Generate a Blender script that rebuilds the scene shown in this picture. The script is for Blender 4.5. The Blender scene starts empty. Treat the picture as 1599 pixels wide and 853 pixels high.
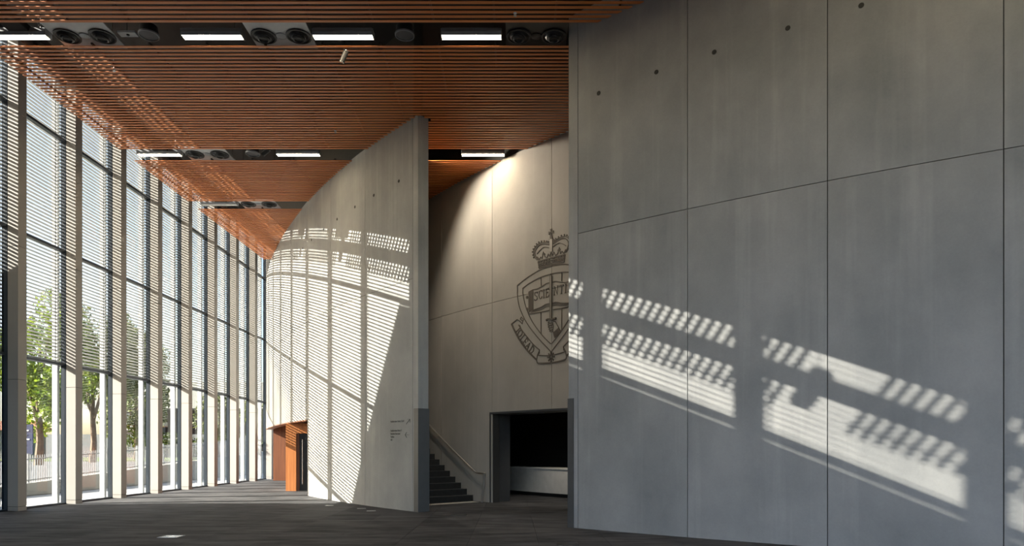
import bpy, bmesh, math, random
from math import sin, cos, pi, radians, sqrt, atan2, hypot
from mathutils import Vector, Matrix
random.seed(7)
scene = bpy.context.scene
C = scene.collection

# ------------------------------------------------------------------ camera, light, exposure
EYE = 1.6
FPX = 1066.0
cam_d = bpy.data.cameras.new('camera')
cam = bpy.data.objects.new('camera', cam_d)
C.objects.link(cam)
cam.location = (0, 0, EYE)
cam.rotation_euler = (pi / 2, 0, 0)
cam_d.sensor_width = 36.0
cam_d.lens = 36.0 * FPX / 1599.0
cam_d.shift_y = (701 - 426.5) / 1599.0
cam_d.clip_end = 500
scene.camera = cam

SUN = Vector((1.0, 0.195, -0.50)).normalized()
sun_d = bpy.data.lights.new('sun', 'SUN')
sun_d.energy = 34.0
sun_d.angle = radians(0.28)
sun_d.color = (1.0, 0.94, 0.83)
sun = bpy.data.objects.new('sun', sun_d)
C.objects.link(sun)
sun.location = (-40, -6, 30)
sun.rotation_euler = SUN.to_track_quat('-Z', 'Y').to_euler()

world = bpy.data.worlds.new('sky')
scene.world = world
world.use_nodes = True
wn = world.node_tree.nodes
wl = world.node_tree.links
wn.clear()
wo = wn.new('ShaderNodeOutputWorld')
bg = wn.new('ShaderNodeBackground')
sky = wn.new('ShaderNodeTexSky')
sky.sky_type = 'NISHITA'
sky.sun_disc = False
sky.sun_elevation = radians(26)
sky.sun_rotation = atan2(-1.0, -0.16)
sky.air_density = 1.0
sky.dust_density = 2.5
sky.ozone_density = 1.0
bg.inputs['Strength'].default_value = 0.62
wl.new(sky.outputs[0], bg.inputs[0])
wl.new(bg.outputs[0], wo.inputs[0])

scene.view_settings.view_transform = 'Standard'
scene.view_settings.look = 'None'
scene.view_settings.gamma = 1.0
scene.view_settings.use_curve_mapping = False
scene.view_settings.exposure = 0.80

# ------------------------------------------------------------------ materials
def _mat(name):
    m = bpy.data.materials.new(name)
    m.use_nodes = True
    nt = m.node_tree
    return m, nt, nt.nodes['Principled BSDF']

def plain(name, col, rough=0.5, metal=0.0, var=0.06, scale=6.0, bump=0.0, spec=0.5):
    """colour with a fine noise variation and optional relief"""
    m, nt, b = _mat(name)
    N, L = nt.nodes, nt.links
    tc = N.new('ShaderNodeTexCoord')
    nz = N.new('ShaderNodeTexNoise')
    nz.inputs['Scale'].default_value = scale
    nz.inputs['Detail'].default_value = 4
    L.new(tc.outputs['Object'], nz.inputs['Vector'])
    mr = N.new('ShaderNodeMapRange')
    mr.inputs[1].default_value = 0.3
    mr.inputs[2].default_value = 0.7
    mr.inputs[3].default_value = 1 - var
    mr.inputs[4].default_value = 1 + var
    L.new(nz.outputs['Fac'], mr.inputs[0])
    mx = N.new('ShaderNodeMix')
    mx.data_type = 'RGBA'
    mx.blend_type = 'MULTIPLY'
    mx.inputs[0].default_value = 1
    mx.inputs[6].default_value = (*col, 1)
    L.new(mr.outputs[0], mx.inputs[7])
    L.new(mx.outputs[2], b.inputs['Base Color'])
    b.inputs['Roughness'].default_value = rough
    b.inputs['Metallic'].default_value = metal
    b.inputs['Specular IOR Level'].default_value = spec
    if bump:
        bp = N.new('ShaderNodeBump')
        bp.inputs['Strength'].default_value = bump
        bp.inputs['Distance'].default_value = 0.02
        L.new(nz.outputs['Fac'], bp.inputs['Height'])
        L.new(bp.outputs[0], b.inputs['Normal'])
    return m

def concrete(name, c1, c2, rough=0.7):
    m, nt, b = _mat(name)
    N, L = nt.nodes, nt.links
    tc = N.new('ShaderNodeTexCoord')
    geo = N.new('ShaderNodeNewGeometry')
    oi = N.new('ShaderNodeObjectInfo')
    off = N.new('ShaderNodeVectorMath')
    off.operation = 'ADD'
    sc = N.new('ShaderNodeVectorMath')
    sc.operation = 'SCALE'
    cmb = N.new('ShaderNodeCombineXYZ')
    for i in range(3):
        L.new(oi.outputs['Random'], cmb.inputs[i])
    sc.inputs['Scale'].default_value = 37.0
    L.new(cmb.outputs[0], sc.inputs[0])
    L.new(geo.outputs['Position'], off.inputs[0])
    L.new(sc.outputs[0], off.inputs[1])
    def noise(scale, vecscale, detail=5, rough_=0.6):
        mp = N.new('ShaderNodeMapping')
        mp.inputs['Scale'].default_value = vecscale
        L.new(off.outputs[0], mp.inputs['Vector'])
        nz = N.new('ShaderNodeTexNoise')
        nz.inputs['Scale'].default_value = scale
        nz.inputs['Detail'].default_value = detail
        nz.inputs['Roughness'].default_value = rough_
        L.new(mp.outputs[0], nz.inputs['Vector'])
        return nz
    cloud = noise(0.75, (1, 1, 0.8), 6)
    streak = noise(3.2, (1, 1, 0.05), 3)
    fine = noise(28, (1, 1, 1), 4)
    def ramp(nz, lo, hi):
        mr = N.new('ShaderNodeMapRange')
        mr.inputs[1].default_value = lo
        mr.inputs[2].default_value = hi
        L.new(nz.outputs['Fac'], mr.inputs[0])
        return mr
    a = ramp(cloud, 0.3, 0.72)
    s = ramp(streak, 0.52, 0.78)
    f = ramp(fine, 0.25, 0.75)
    def mul(x, k):
        mm = N.new('ShaderNodeMath')
        mm.operation = 'MULTIPLY'
        mm.inputs[1].default_value = k
        L.new(x, mm.inputs[0])
        return mm.outputs[0]
    def add(x, y):
        mm = N.new('ShaderNodeMath')
        mm.operation = 'ADD'
        L.new(x, mm.inputs[0])
        L.new(y, mm.inputs[1])
        return mm.outputs[0]
    t = add(add(mul(a.outputs[0], 0.62), mul(s.outputs[0], 0.34)), add(mul(f.outputs[0], 0.12), mul(oi.outputs['Random'], 0.14)))
    mx = N.new('ShaderNodeMix')
    mx.data_type = 'RGBA'
    L.new(t, mx.inputs[0])
    mx.inputs[6].default_value = (*c1, 1)
    mx.inputs[7].default_value = (*c2, 1)
    L.new(mx.outputs[2], b.inputs['Base Color'])
    b.inputs['Roughness'].default_value = rough
    b.inputs['Specular IOR Level'].default_value = 0.35
    bp = N.new('ShaderNodeBump')
    bp.inputs['Strength'].default_value = 0.12
    bp.inputs['Distance'].default_value = 0.01
    L.new(fine.outputs['Fac'], bp.inputs['Height'])
    L.new(bp.outputs[0], b.inputs['Normal'])
    return m

def timber(name, c1, c2, stretch=(0.15, 6, 6), rough=0.45):
    m, nt, b = _mat(name)
    N, L = nt.nodes, nt.links
    geo = N.new('ShaderNodeNewGeometry')
    oi = N.new('ShaderNodeObjectInfo')
    mp = N.new('ShaderNodeMapping')
    mp.inputs['Scale'].default_value = stretch
    cmb = N.new('ShaderNodeCombineXYZ')
    mm = N.new('ShaderNodeMath')
    mm.operation = 'MULTIPLY'
    mm.inputs[1].default_value = 91.0
    L.new(oi.outputs['Random'], mm.inputs[0])
    L.new(mm.outputs[0], cmb.inputs[0])
    L.new(cmb.outputs[0], mp.inputs['Location'])
    L.new(geo.outputs['Position'], mp.inputs['Vector'])
    nz = N.new('ShaderNodeTexNoise')
    nz.inputs['Scale'].default_value = 3.0
    nz.inputs['Detail'].default_value = 5
    L.new(mp.outputs[0], nz.inputs['Vector'])
    mr = N.new('ShaderNodeMapRange')
    mr.inputs[1].default_value = 0.3
    mr.inputs[2].default_value = 0.7
    L.new(nz.outputs['Fac'], mr.inputs[0])
    mx = N.new('ShaderNodeMix')
    mx.data_type = 'RGBA'
    L.new(mr.outputs[0], mx.inputs[0])
    mx.inputs[6].default_value = (*c1, 1)
    mx.inputs[7].default_value = (*c2, 1)
    L.new(mx.outputs[2], b.inputs['Base Color'])
    b.inputs['Roughness'].default_value = rough
    return m

def floor_stone(name):
    m, nt, b = _mat(name)
    N, L = nt.nodes, nt.links
    geo = N.new('ShaderNodeNewGeometry')
    oi = N.new('ShaderNodeObjectInfo')
    mp = N.new('ShaderNodeMapping')
    mp.inputs['Scale'].default_value = (0.7, 2.6, 1)
    L.new(geo.outputs['Position'], mp.inputs['Vector'])
    n1 = N.new('ShaderNodeTexNoise')
    n1.inputs['Scale'].default_value = 1.3
    n1.inputs['Detail'].default_value = 8
    n1.inputs['Roughness'].default_value = 0.68
    L.new(mp.outputs[0], n1.inputs['Vector'])
    mr = N.new('ShaderNodeMapRange')
    mr.inputs[1].default_value = 0.32
    mr.inputs[2].default_value = 0.7
    L.new(n1.outputs['Fac'], mr.inputs[0])
    ad = N.new('ShaderNodeMath')
    ad.operation = 'MULTIPLY_ADD'
    ad.inputs[1].default_value = 0.25
    L.new(oi.outputs['Random'], ad.inputs[0])
    L.new(mr.outputs[0], ad.inputs[2])
    mx = N.new('ShaderNodeMix')
    mx.data_type = 'RGBA'
    L.new(ad.outputs[0], mx.inputs[0])
    mx.inputs[6].default_value = (0.008, 0.0085, 0.011, 1)
    mx.inputs[7].default_value = (0.096, 0.095, 0.099, 1)
    L.new(mx.outputs[2], b.inputs['Base Color'])
    r = N.new('ShaderNodeMapRange')
    r.inputs[3].default_value = 0.8
    r.inputs[4].default_value = 0.65
    L.new(n1.outputs['Fac'], r.inputs[0])
    L.new(r.outputs[0], b.inputs['Roughness'])
    b.inputs['Specular IOR Level'].default_value = 0.1
    bp = N.new('ShaderNodeBump')
    bp.inputs['Strength'].default_value = 0.08
    bp.inputs['Distance'].default_value = 0.01
    L.new(n1.outputs['Fac'], bp.inputs['Height'])
    L.new(bp.outputs[0], b.inputs['Normal'])
    return m

def glass(name, tint=(0.94, 0.94, 0.945)):
    m = bpy.data.materials.new(name)
    m.use_nodes = True
    N, L = m.node_tree.nodes, m.node_tree.links
    N.clear()
    o = N.new('ShaderNodeOutputMaterial')
    t = N.new('ShaderNodeBsdfTransparent')
    t.inputs[0].default_value = (*tint, 1)
    g = N.new('ShaderNodeBsdfGlossy')
    g.inputs['Roughness'].default_value = 0.0
    g.inputs[0].default_value = (0.95, 1, 1, 1)
    lw = N.new('ShaderNodeLayerWeight')
    lw.inputs['Blend'].default_value = 0.5
    pw = N.new('ShaderNodeMath')
    pw.operation = 'POWER'
    pw.inputs[1].default_value = 5.0
    L.new(lw.outputs['Facing'], pw.inputs[0])
    f = N.new('ShaderNodeMath')
    f.operation = 'MULTIPLY_ADD'
    f.inputs[1].default_value = 0.9
    f.inputs[2].default_value = 0.03
    L.new(pw.outputs[0], f.inputs[0])
    mx = N.new('ShaderNodeMixShader')
    L.new(f.outputs[0], mx.inputs[0])
    L.new(t.outputs[0], mx.inputs[1])
    L.new(g.outputs[0], mx.inputs[2])
    L.new(mx.outputs[0], o.inputs[0])
    return m

def emit(name, col, strength):
    m = bpy.data.materials.new(name)
    m.use_nodes = True
    N, L = m.node_tree.nodes, m.node_tree.links
    N.clear()
    o = N.new('ShaderNodeOutputMaterial')
    e = N.new('ShaderNodeEmission')
    e.inputs[0].default_value = (*col, 1)
    e.inputs[1].default_value = strength
    L.new(e.outputs[0], o.inputs[0])
    return m

def leafmat(name, c1, c2):
    m, nt, b = _mat(name)
    N, L = nt.nodes, nt.links
    geo = N.new('ShaderNodeNewGeometry')
    nz = N.new('ShaderNodeTexNoise')
    nz.inputs['Scale'].default_value = 1.7
    nz.inputs['Detail'].default_value = 3
    L.new(geo.outputs['Position'], nz.inputs['Vector'])
    mr = N.new('ShaderNodeMapRange')
    mr.inputs[1].default_value = 0.35
    mr.inputs[2].default_value = 0.65
    L.new(nz.outputs['Fac'], mr.inputs[0])
    mx = N.new('ShaderNodeMix')
    mx.data_type = 'RGBA'
    L.new(mr.outputs[0], mx.inputs[0])
    mx.inputs[6].default_value = (*c1, 1)
    mx.inputs[7].default_value = (*c2, 1)
    tr = N.new('ShaderNodeBsdfTranslucent')
    L.new(mx.outputs[2], tr.inputs[0])
    L.new(mx.outputs[2], b.inputs['Base Color'])
    b.inputs['Roughness'].default_value = 0.6
    ms = N.new('ShaderNodeMixShader')
    ms.inputs[0].default_value = 0.45
    out = nt.nodes['Material Output']
    L.new(b.outputs[0], ms.inputs[1])
    L.new(tr.outputs[0], ms.inputs[2])
    L.new(ms.outputs[0], out.inputs[0])
    return m

M = dict(
    conc=concrete('concrete', (0.215, 0.22, 0.22), (0.41, 0.405, 0.385)),
    conc_dk=concrete('concrete_grey', (0.20, 0.205, 0.212), (0.405, 0.40, 0.39)),
    conc_lamplit=concrete('concrete_lamplit', (0.34, 0.315, 0.275), (0.47, 0.43, 0.38)),  # same concrete with the warm lamp glow mixed into its colour
    joint=plain('joint_dark', (0.045, 0.042, 0.038), 0.9),
    steel=plain('steel_plate', (0.085, 0.087, 0.09), 0.5, 0.35),
    floor=floor_stone('floor_stone'),
    grout=plain('grout', (0.04, 0.04, 0.042), 0.8),
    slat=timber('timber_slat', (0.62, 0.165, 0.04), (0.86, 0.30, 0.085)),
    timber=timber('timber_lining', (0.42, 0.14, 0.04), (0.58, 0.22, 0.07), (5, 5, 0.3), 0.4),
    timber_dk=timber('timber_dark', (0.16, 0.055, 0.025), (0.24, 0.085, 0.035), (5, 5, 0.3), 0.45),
    plenum=plain('plenum_dark', (0.025, 0.024, 0.024), 0.9),
    black=plain('black_metal', (0.018, 0.018, 0.02), 0.45),
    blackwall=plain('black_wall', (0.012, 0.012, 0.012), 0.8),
    clad=plain('column_cladding', (0.30, 0.282, 0.265), 0.7, 0.0, 0.03, 2.0, 0.0, 0.15),
    mullion=plain('mullion_metal', (0.035, 0.045, 0.06), 0.4, 0.3),
    fin=plain('fin_white', (0.42, 0.43, 0.45), 0.6),
    blind=plain('blind_slat', (0.47, 0.47, 0.455), 0.6, 0.0, 0.02),
    glass=glass('window_glass'),
    glass_front=glass('tinted_glass', (0.645, 0.652, 0.645)),
    lamp=emit('lamp_tube', (1.0, 0.84, 0.56), 30.0),
    lampoff=plain('lamp_tube_off', (0.75, 0.74, 0.72), 0.3),
    down=emit('downlight_disc', (1.0, 0.93, 0.8), 12.0),
    grey=plain('grey_metal', (0.27, 0.28, 0.30), 0.45, 0.3),
    plate=plain('vent_plate', (0.50, 0.51, 0.53), 0.5, 0.2),
    speaker=plain('speaker_mesh', (0.09, 0.09, 0.1), 0.6),
    chrome=plain('polished_steel', (0.62, 0.62, 0.62), 0.22, 1.0, 0.02),
    rail=plain('handrail_steel', (0.62, 0.59, 0.55), 0.35, 0.85),
    stair=plain('stair_dark', (0.022, 0.021, 0.02), 0.75, 0, 0.2, 9),
    nosing=plain('stair_nosing', (0.075, 0.073, 0.07), 0.6),
    counter=plain('counter_white', (0.62, 0.60, 0.56), 0.5),
    countertop=plain('counter_top', (0.75, 0.72, 0.66), 0.35),
    crest=plain('crest_groove_shade', (0.115, 0.095, 0.075), 0.7),  # dark tone stands in for shadow in the engraved grooves
    crestlt=plain('crest_metal', (0.34, 0.31, 0.27), 0.45, 0.5),
    ink=plain('sign_ink', (0.012, 0.012, 0.013), 0.6),
    paving=concrete('paving', (0.40, 0.40, 0.39), (0.50, 0.49, 0.47)),
    render=concrete('white_render', (0.36, 0.355, 0.33), (0.45, 0.44, 0.41)),
    fence=plain('fence_paint', (0.33, 0.34, 0.35), 0.5),
    grass=plain('grass', (0.12, 0.17, 0.04), 0.9, 0, 0.3, 3),
    road=plain('road', (0.12, 0.123, 0.135), 0.9),
    bark=plain('bark', (0.16, 0.115, 0.08), 0.9, 0, 0.3, 8, 0.5),
    leafA=leafmat('leaf_bright', (0.075, 0.14, 0.012), (0.24, 0.30, 0.03)),
    leafB=leafmat('leaf_olive', (0.05, 0.075, 0.015), (0.15, 0.17, 0.04)),
    hedge=leafmat('leaf_hedge', (0.03, 0.05, 0.015), (0.09, 0.13, 0.03)),
    brick=plain('red_roof', (0.30, 0.09, 0.05), 0.8, 0, 0.2),
    house=plain('house_grey', (0.19, 0.195, 0.20), 0.8),
    blue=plain('sign_blue', (0.012, 0.02, 0.075), 0.5),
    white=plain('white_paint', (0.8, 0.8, 0.78), 0.5),
    wing=plain('dark_cladding', (0.06, 0.075, 0.11), 0.6),
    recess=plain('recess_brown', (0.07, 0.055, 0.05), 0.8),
)

# ------------------------------------------------------------------ builders
class MB:
    def __init__(self):
        self.v, self.f = [], []
    def add(self, vs, fs):
        n = len(self.v)
        self.v += [tuple(p) for p in vs]
        self.f += [tuple(i + n for i in f) for f in fs]
        return self
    def box(self, x0, x1, y0, y1, z0, z1):
        return self.hexa([(x0, y0, z0), (x1, y0, z0), (x1, y1, z0), (x0, y1, z0)], [(x0, y0, z1), (x1, y0, z1), (x1, y1, z1), (x0, y1, z1)])
    def hexa(self, lo, hi):
        return self.add(list(lo) + list(hi), [(3, 2, 1, 0), (4, 5, 6, 7), (0, 1, 5, 4), (1, 2, 6, 5), (2, 3, 7, 6), (3, 0, 4, 7)])
    def bar(self, p, q, w, h=None, up=(0, 0, 1)):
        h = h or w
        p, q = Vector(p), Vector(q)
        d = (q - p).normalized()
        u = Vector(up)
        if abs(d.dot(u)) > 0.98:
            u = Vector((1, 0, 0))
        s = d.cross(u).normalized() * (w / 2)
        t = s.cross(d).normalized() * (h / 2)
        return self.hexa([p - s - t, p + s - t, p + s + t, p - s + t], [q - s - t, q + s - t, q + s + t, q - s + t])
    def tube(self, pts, r, n=10, radii=None):
        pts = [Vector(p) for p in pts]
        rings = []
        for i, p in enumerate(pts):
            d = (pts[min(i + 1, len(pts) - 1)] - pts[max(i - 1, 0)]).normalized()
            u = Vector((0, 0, 1)) if abs(d.z) < 0.95 else Vector((1, 0, 0))
            s = d.cross(u).normalized()
            t = s.cross(d)
            rr = radii[i] if radii else r
            rings.append([p + (s * cos(2 * pi * k / n) + t * sin(2 * pi * k / n)) * rr for k in range(n)])
        vs = [v for g in rings for v in g]
        fs = []
        for i in range(len(rings) - 1):
            for k in range(n):
                a, b = i * n + k, i * n + (k + 1) % n
                fs.append((a, b, b + n, a + n))
        fs.append(tuple(range(n - 1, -1, -1)))
        fs.append(tuple(range(len(vs) - n, len(vs))))
        return self.add(vs, fs)
    def lathe(self, c, prof, n=24, axis='z', cap=True):
        """prof: list of (radius, height) from c along the axis"""
        c = Vector(c)
        vs, fs = [], []
        for r, h in prof:
            for k in range(n):
                a = 2 * pi * k / n
                vs.append(c + Vector((r * cos(a), r * sin(a), h)))
        for i in range(len(prof) - 1):
            for k in range(n):
                a, b = i * n + k, i * n + (k + 1) % n
                fs.append((a, b, b + n, a + n))
        if cap:
            fs.append(tuple(range(n - 1, -1, -1)))
            fs.append(tuple(range(len(vs) - n, len(vs))))
        return self.add(vs, fs)
    def prism(self, poly, lo, hi, plane='yz'):
        """extrude a polygon given in a plane along the third axis"""
        n = len(poly)
        def P(a, b, c):
            return {'yz': (c, a, b), 'xy': (a, b, c), 'xz': (a, c, b)}[plane]
        vs = [P(a, b, lo) for a, b in poly] + [P(a, b, hi) for a, b in poly]
        fs = [tuple(range(n)), tuple(range(2 * n - 1, n - 1, -1))]
        fs += [(i, i + n, (i + 1) % n + n, (i + 1) % n) for i in range(n)]
        return self.add(vs, fs)
    def mesh(self, name, mat, off=(0, 0, 0), smooth=False):
        me = bpy.data.meshes.new(name)
        o = Vector(off)
        me.from_pydata([tuple(Vector(v) - o) for v in self.v], [], self.f)
        bm = bmesh.new()
        bm.from_mesh(me)
        bmesh.ops.recalc_face_normals(bm, faces=bm.faces)
        bm.to_mesh(me)
        bm.free()
        me.materials.append(M[mat])
        if smooth:
            me.polygons.foreach_set('use_smooth', [True] * len(me.polygons))
            try:
                me.set_sharp_from_angle(angle=radians(35))
            except Exception:
                pass
        return me
    def obj(self, name, mat, parent=None, smooth=False, off=None):
        """verts are world coordinates; they become local to the parent"""
        o0 = Vector(off) if off else Vector((0, 0, 0))
        q = parent
        base = Vector((0, 0, 0))
        while q:
            base += q.location
            q = q.parent
        ob = bpy.data.objects.new(name, self.mesh(name, mat, base + o0, smooth))
        ob.location = o0
        ob.parent = parent
        C.objects.link(ob)
        return ob

def tag(o, label=None, cat=None, group=None, kind=None):
    if label: o['label'] = label
    if cat: o['category'] = cat
    if group: o['group'] = group
    if kind: o['kind'] = kind
    return o

def thing(name, loc, label=None, cat=None, group=None, kind=None):
    o = bpy.data.objects.new(name, None)
    o.empty_display_size = 0.2
    o.location = loc
    C.objects.link(o)
    return tag(o, label, cat, group, kind)

def inst(name, me, loc, parent=None):
    o = bpy.data.objects.new(name, me)
    o.location = loc
    o.parent = parent
    C.objects.link(o)
    return o

def dup(root, loc):
    r = root.copy()
    C.objects.link(r)
    r.location = loc
    for ch in list(root.children):
        c = ch.copy()
        C.objects.link(c)
        c.parent = r
        for g in list(ch.children):
            d = g.copy()
            C.objects.link(d)
            d.parent = c
    return r

ORD = ['first', 'second', 'third', 'fourth', 'fifth', 'sixth', 'seventh', 'eighth', 'ninth', 'tenth']

# ------------------------------------------------------------------ the drum the concrete walls follow
DC = Vector((24.9, 42.6))
DR = 37.265
TH0 = radians(-129.24)
S1 = DR * (radians(-148.85) - TH0)       # arc length where the tail flattens (negative)
R2 = 68.0
_thE = TH0 + S1 / DR
_nE = Vector((cos(_thE), sin(_thE)))
_pE = DC + _nE * DR
C2 = _pE - _nE * R2

def drum(s, off=0.0):
    """point on the drum: s metres along the outer face (0 at the free edge of the right wall, + to the right), off metres outwards"""
    if s >= S1:
        t = TH0 + s / DR
        return DC + Vector((cos(t), sin(t))) * (DR + off)
    t = _thE + (s - S1) / R2
    return C2 + Vector((cos(t), sin(t))) * (R2 + off)

def drum_slab(mb, s0, s1, o0, o1, z0, z1, seg=0.4):
    """curved slab between two arc positions, two offsets and two heights"""
    n = max(1, int(math.ceil(abs(s1 - s0) / seg)))
    vs, fs = [], []
    for i in range(n + 1):
        s = s0 + (s1 - s0) * i / n
        a, b = drum(s, o0), drum(s, o1)
        vs += [(a.x, a.y, z0), (b.x, b.y, z0), (b.x, b.y, z1), (a.x, a.y, z1)]
    for i in range(n):
        k = i * 4
        for j in range(4):
            fs.append((k + j, k + (j + 1) % 4, k + 4 + (j + 1) % 4, k + 4 + j))
    fs.append((0, 1, 2, 3))
    fs.append((n * 4 + 3, n * 4 + 2, n * 4 + 1, n * 4))
    return mb.add(vs, fs)

def drum_x(y, off=0.0):
    """x of the drum face at depth y"""
    lo, hi = -26.0, 14.0
    for _ in range(50):
        m = (lo + hi) / 2
        if drum(m, off).y > y: lo = m
        else: hi = m
    return drum((lo + hi) / 2, off).x

def drum_hit(px, off):
    """arc position where the sight line through image column px meets the face at an offset"""
    k = (px - 800) / FPX
    lo, hi = -19.0, 16.0
    f = lambda s: drum(s, off).x - k * drum(s, off).y
    a = f(lo)
    for _ in range(50):
        m = (lo + hi) / 2
        if (f(m) > 0) == (a > 0): lo = m
        else: hi = m
    return (lo + hi) / 2

ZJ = 5.93       # level of the long horizontal joint
ZC = 10.0       # ceiling
ZS = 12.5      # slab above
W3 = -3.35      # the crest wall stands this far inside the drum

# ------------------------------------------------------------------ floor
fl = MB().box(-13.12, 14, -9, 37, -0.3, -0.012).obj('floor', 'grout')
tag(fl, kind='structure')
T = 1.2
tile_me = MB().box(-T / 2 + 0.003, T / 2 - 0.003, -T / 2 + 0.003, T / 2 - 0.003, -0.012, 0.0).mesh('tile', 'floor')
far_tiles = MB()
nt_ = 0
for j in range(-8, 31):
    yc = T * j + 0.35
    for i in range(-10, 12):
        xc = T * i - 0.15
        if xc < -12.8 or xc > 13.4 or yc > 36.4: continue
        r = hypot(xc - DC.x, yc - DC.y)
        if r < DR - 8.5 and yc < 30: continue
        vis = yc > 10.2 and xc > -800 / FPX * yc - 0.8 and xc < 4.5 and r > DR - 4.2 and nt_ < 299
        if vis:
            nt_ += 1
            inst('tile', tile_me, (xc, yc, 0), fl)
        else:
            far_tiles.box(xc - T / 2 + 0.003, xc + T / 2 - 0.003, yc - T / 2 + 0.003, yc + T / 2 - 0.003, -0.012, 0)
tag(far_tiles.obj('tiles', 'floor', fl), kind='stuff')

# ------------------------------------------------------------------ concrete walls
def tie_hole(parent, s, z, off):
    p = drum(s, off)
    n = (drum(s, off + 1) - p)
    q0 = Vector((p.x, p.y, z))
    d = Vector((n.x, n.y, 0))
    mb = MB().tube([q0 - d * 0.02, q0 + d * 0.006], 0.042, 12)
    mb.tube([q0 + d * 0.004, q0 + d * 0.009], 0.018, 8)
    mb.obj('tie_hole_plug', 'joint', parent)

def concrete_wall(name, joints, face, depth, mat, zrows, opening=None, core_end=(0, 0), ties=None):
    """a core with recessed joints and one curved panel for each cell"""
    core = MB()
    lo, hi = min(joints), max(joints)
    for a, b in zip(joints[:-1], joints[1:]):
        zb = opening(a, b) if opening else 0.0
        drum_slab(core, a, b, face - depth, face - 0.03, zb, ZS)
    w = core.obj(name, 'joint')
    tag(w, kind='structure')
    g = 0.007
    for a, b in zip(joints[:-1], joints[1:]):
        zb = opening(a, b) if opening else 0.0
        for z0, z1 in zip(zrows[:-1], zrows[1:]):
            if z1 <= zb: continue
            zz = max(z0, zb)
            m = MB()
            x, y = min(a, b), max(a, b)
            drum_slab(m, x + g, y - g, face - 0.035, face, zz + (0.006 if z0 > 0 else 0.0), z1 - 0.006, 0.3)
            m.obj('panel', mat, w, True)
        if ties:
            x, y = min(a, b), max(a, b)
            for t in (0.21, 0.74):
                tie_hole(w, x + (y - x) * t, ties, face)
    return w

# right wall
J1 = [0.0] + [0.0 + 2.322 * k for k in range(1, 7)]
wr = concrete_wall('wall_right', J1, 0.0, 0.32, 'conc_dk', [0, ZJ, ZC + 0.4], ties=8.6)
m = MB()
drum_slab(m, -0.225, -0.006, -0.32, 0.0, 0, ZC + 0.38)
m.obj('edge_panel', 'conc_dk', wr, True)
m = MB()
drum_slab(m, -0.245, -0.226, -0.335, 0.012, 0, 2.62)
drum_slab(m, -0.226, -0.10, 0.0, 0.012, 0, 2.62)
cp = m.obj('corner_plate', 'steel', wr)
cp['label'] = 'dark steel corner guard plate'

# middle wall with the sun stripes
SM = drum_hit(645, 0.0)
step = (drum_hit(480.5, 0.0) - SM) / 3
J2 = [SM + step * k for k in range(0, 9)]
wm = concrete_wall('wall_middle', J2, 0.0, 0.30, 'conc', [0, ZJ, ZC + 0.06], opening=lambda a, b: 2.6 if max(a, b) < SM + step * 2.9 else 0.0, ties=8.6)
m = MB()
drum_slab(m, SM + 0.007, SM + 0.235, -0.32, 0.0, 0, ZC + 0.03)
m.obj('edge_panel', 'conc', wm, True)
m = MB()
drum_slab(m, SM + 0.236, SM + 0.255, -0.335, 0.012, 0, 2.62)
drum_slab(m, SM + 0.06, SM + 0.236, 0.0, 0.012, 0, 2.62)
cp = m.obj('corner_plate', 'steel', wm)
cp['label'] = 'dark steel corner guard plate'
# dark underside of the wall where it lifts over the far doors
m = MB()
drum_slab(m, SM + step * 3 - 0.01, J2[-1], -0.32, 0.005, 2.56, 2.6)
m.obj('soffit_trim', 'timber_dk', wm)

# crest wall
a0 = drum_hit(690, W3)
a1 = drum_hit(769, W3)
a2 = drum_hit(862, W3)
d3 = a2 - a1
J3 = [a0 - 5 * d3, a0 - 4 * d3, a0 - 3 * d3, a0 - 2 * d3, a0 - d3, a0, a1, a2, a2 + d3, a2 + 2 * d3, a2 + 3 * d3, a2 + 4 * d3]
SO0, SO1 = a1 - 0.11, a2 + d3
wb = concrete_wall('wall_back', J3, W3, 0.28, 'conc_lamplit', [0, ZJ, ZC + 0.03],
                   opening=lambda a, b: 2.66 if (min(a, b) > a1 - 0.05 and max(a, b) < SO1 + 0.05) else 0.0)
# steel portal round the servery opening
pf = thing('portal_frame', (*drum(SO0, W3), 0), 'dark steel portal frame lining the opening below the crest', 'door frame')
m = MB(); drum_slab(m, SO0, SO0 + 0.05, W3 - 0.75, W3 + 0.02, 0, 2.66); m.obj('jamb', 'steel', pf)
m = MB(); drum_slab(m, SO1 - 0.05, SO1, W3 - 0.75, W3 + 0.02, 0, 2.66); m.obj('jamb', 'steel', pf)
m = MB(); drum_slab(m, SO0, SO1, W3 - 0.75, W3 + 0.02, 2.62, 2.68); m.obj('lintel', 'steel', pf)
# dark servery room behind
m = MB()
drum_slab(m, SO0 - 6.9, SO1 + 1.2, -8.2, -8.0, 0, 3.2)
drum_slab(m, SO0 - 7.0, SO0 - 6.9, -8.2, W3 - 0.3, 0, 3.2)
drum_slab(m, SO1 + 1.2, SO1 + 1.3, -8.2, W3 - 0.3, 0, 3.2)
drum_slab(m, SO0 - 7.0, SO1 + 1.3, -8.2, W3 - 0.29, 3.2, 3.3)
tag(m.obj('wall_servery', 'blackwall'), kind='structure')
sc0 = drum_hit(785.5, -6.33)
ct = thing('servery_counter', (*drum(sc0, -6.6), 0), 'white servery counter standing in the dark opening', 'counter')
m = MB(); drum_slab(m, sc0 + 0.02, SO1 + 0.9, -6.95, -6.36, 0.12, 0.92); m.obj('front_panel', 'counter', ct)
m = MB(); drum_slab(m, sc0, SO1 + 0.95, -7.0, -6.33, 0.92, 0.97); m.obj('counter_top', 'countertop', ct)
m = MB(); drum_slab(m, sc0 + 0.06, SO1 + 0.9, -6.9, -6.44, 0.0, 0.12); m.obj('plinth', 'blackwall', ct)
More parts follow.
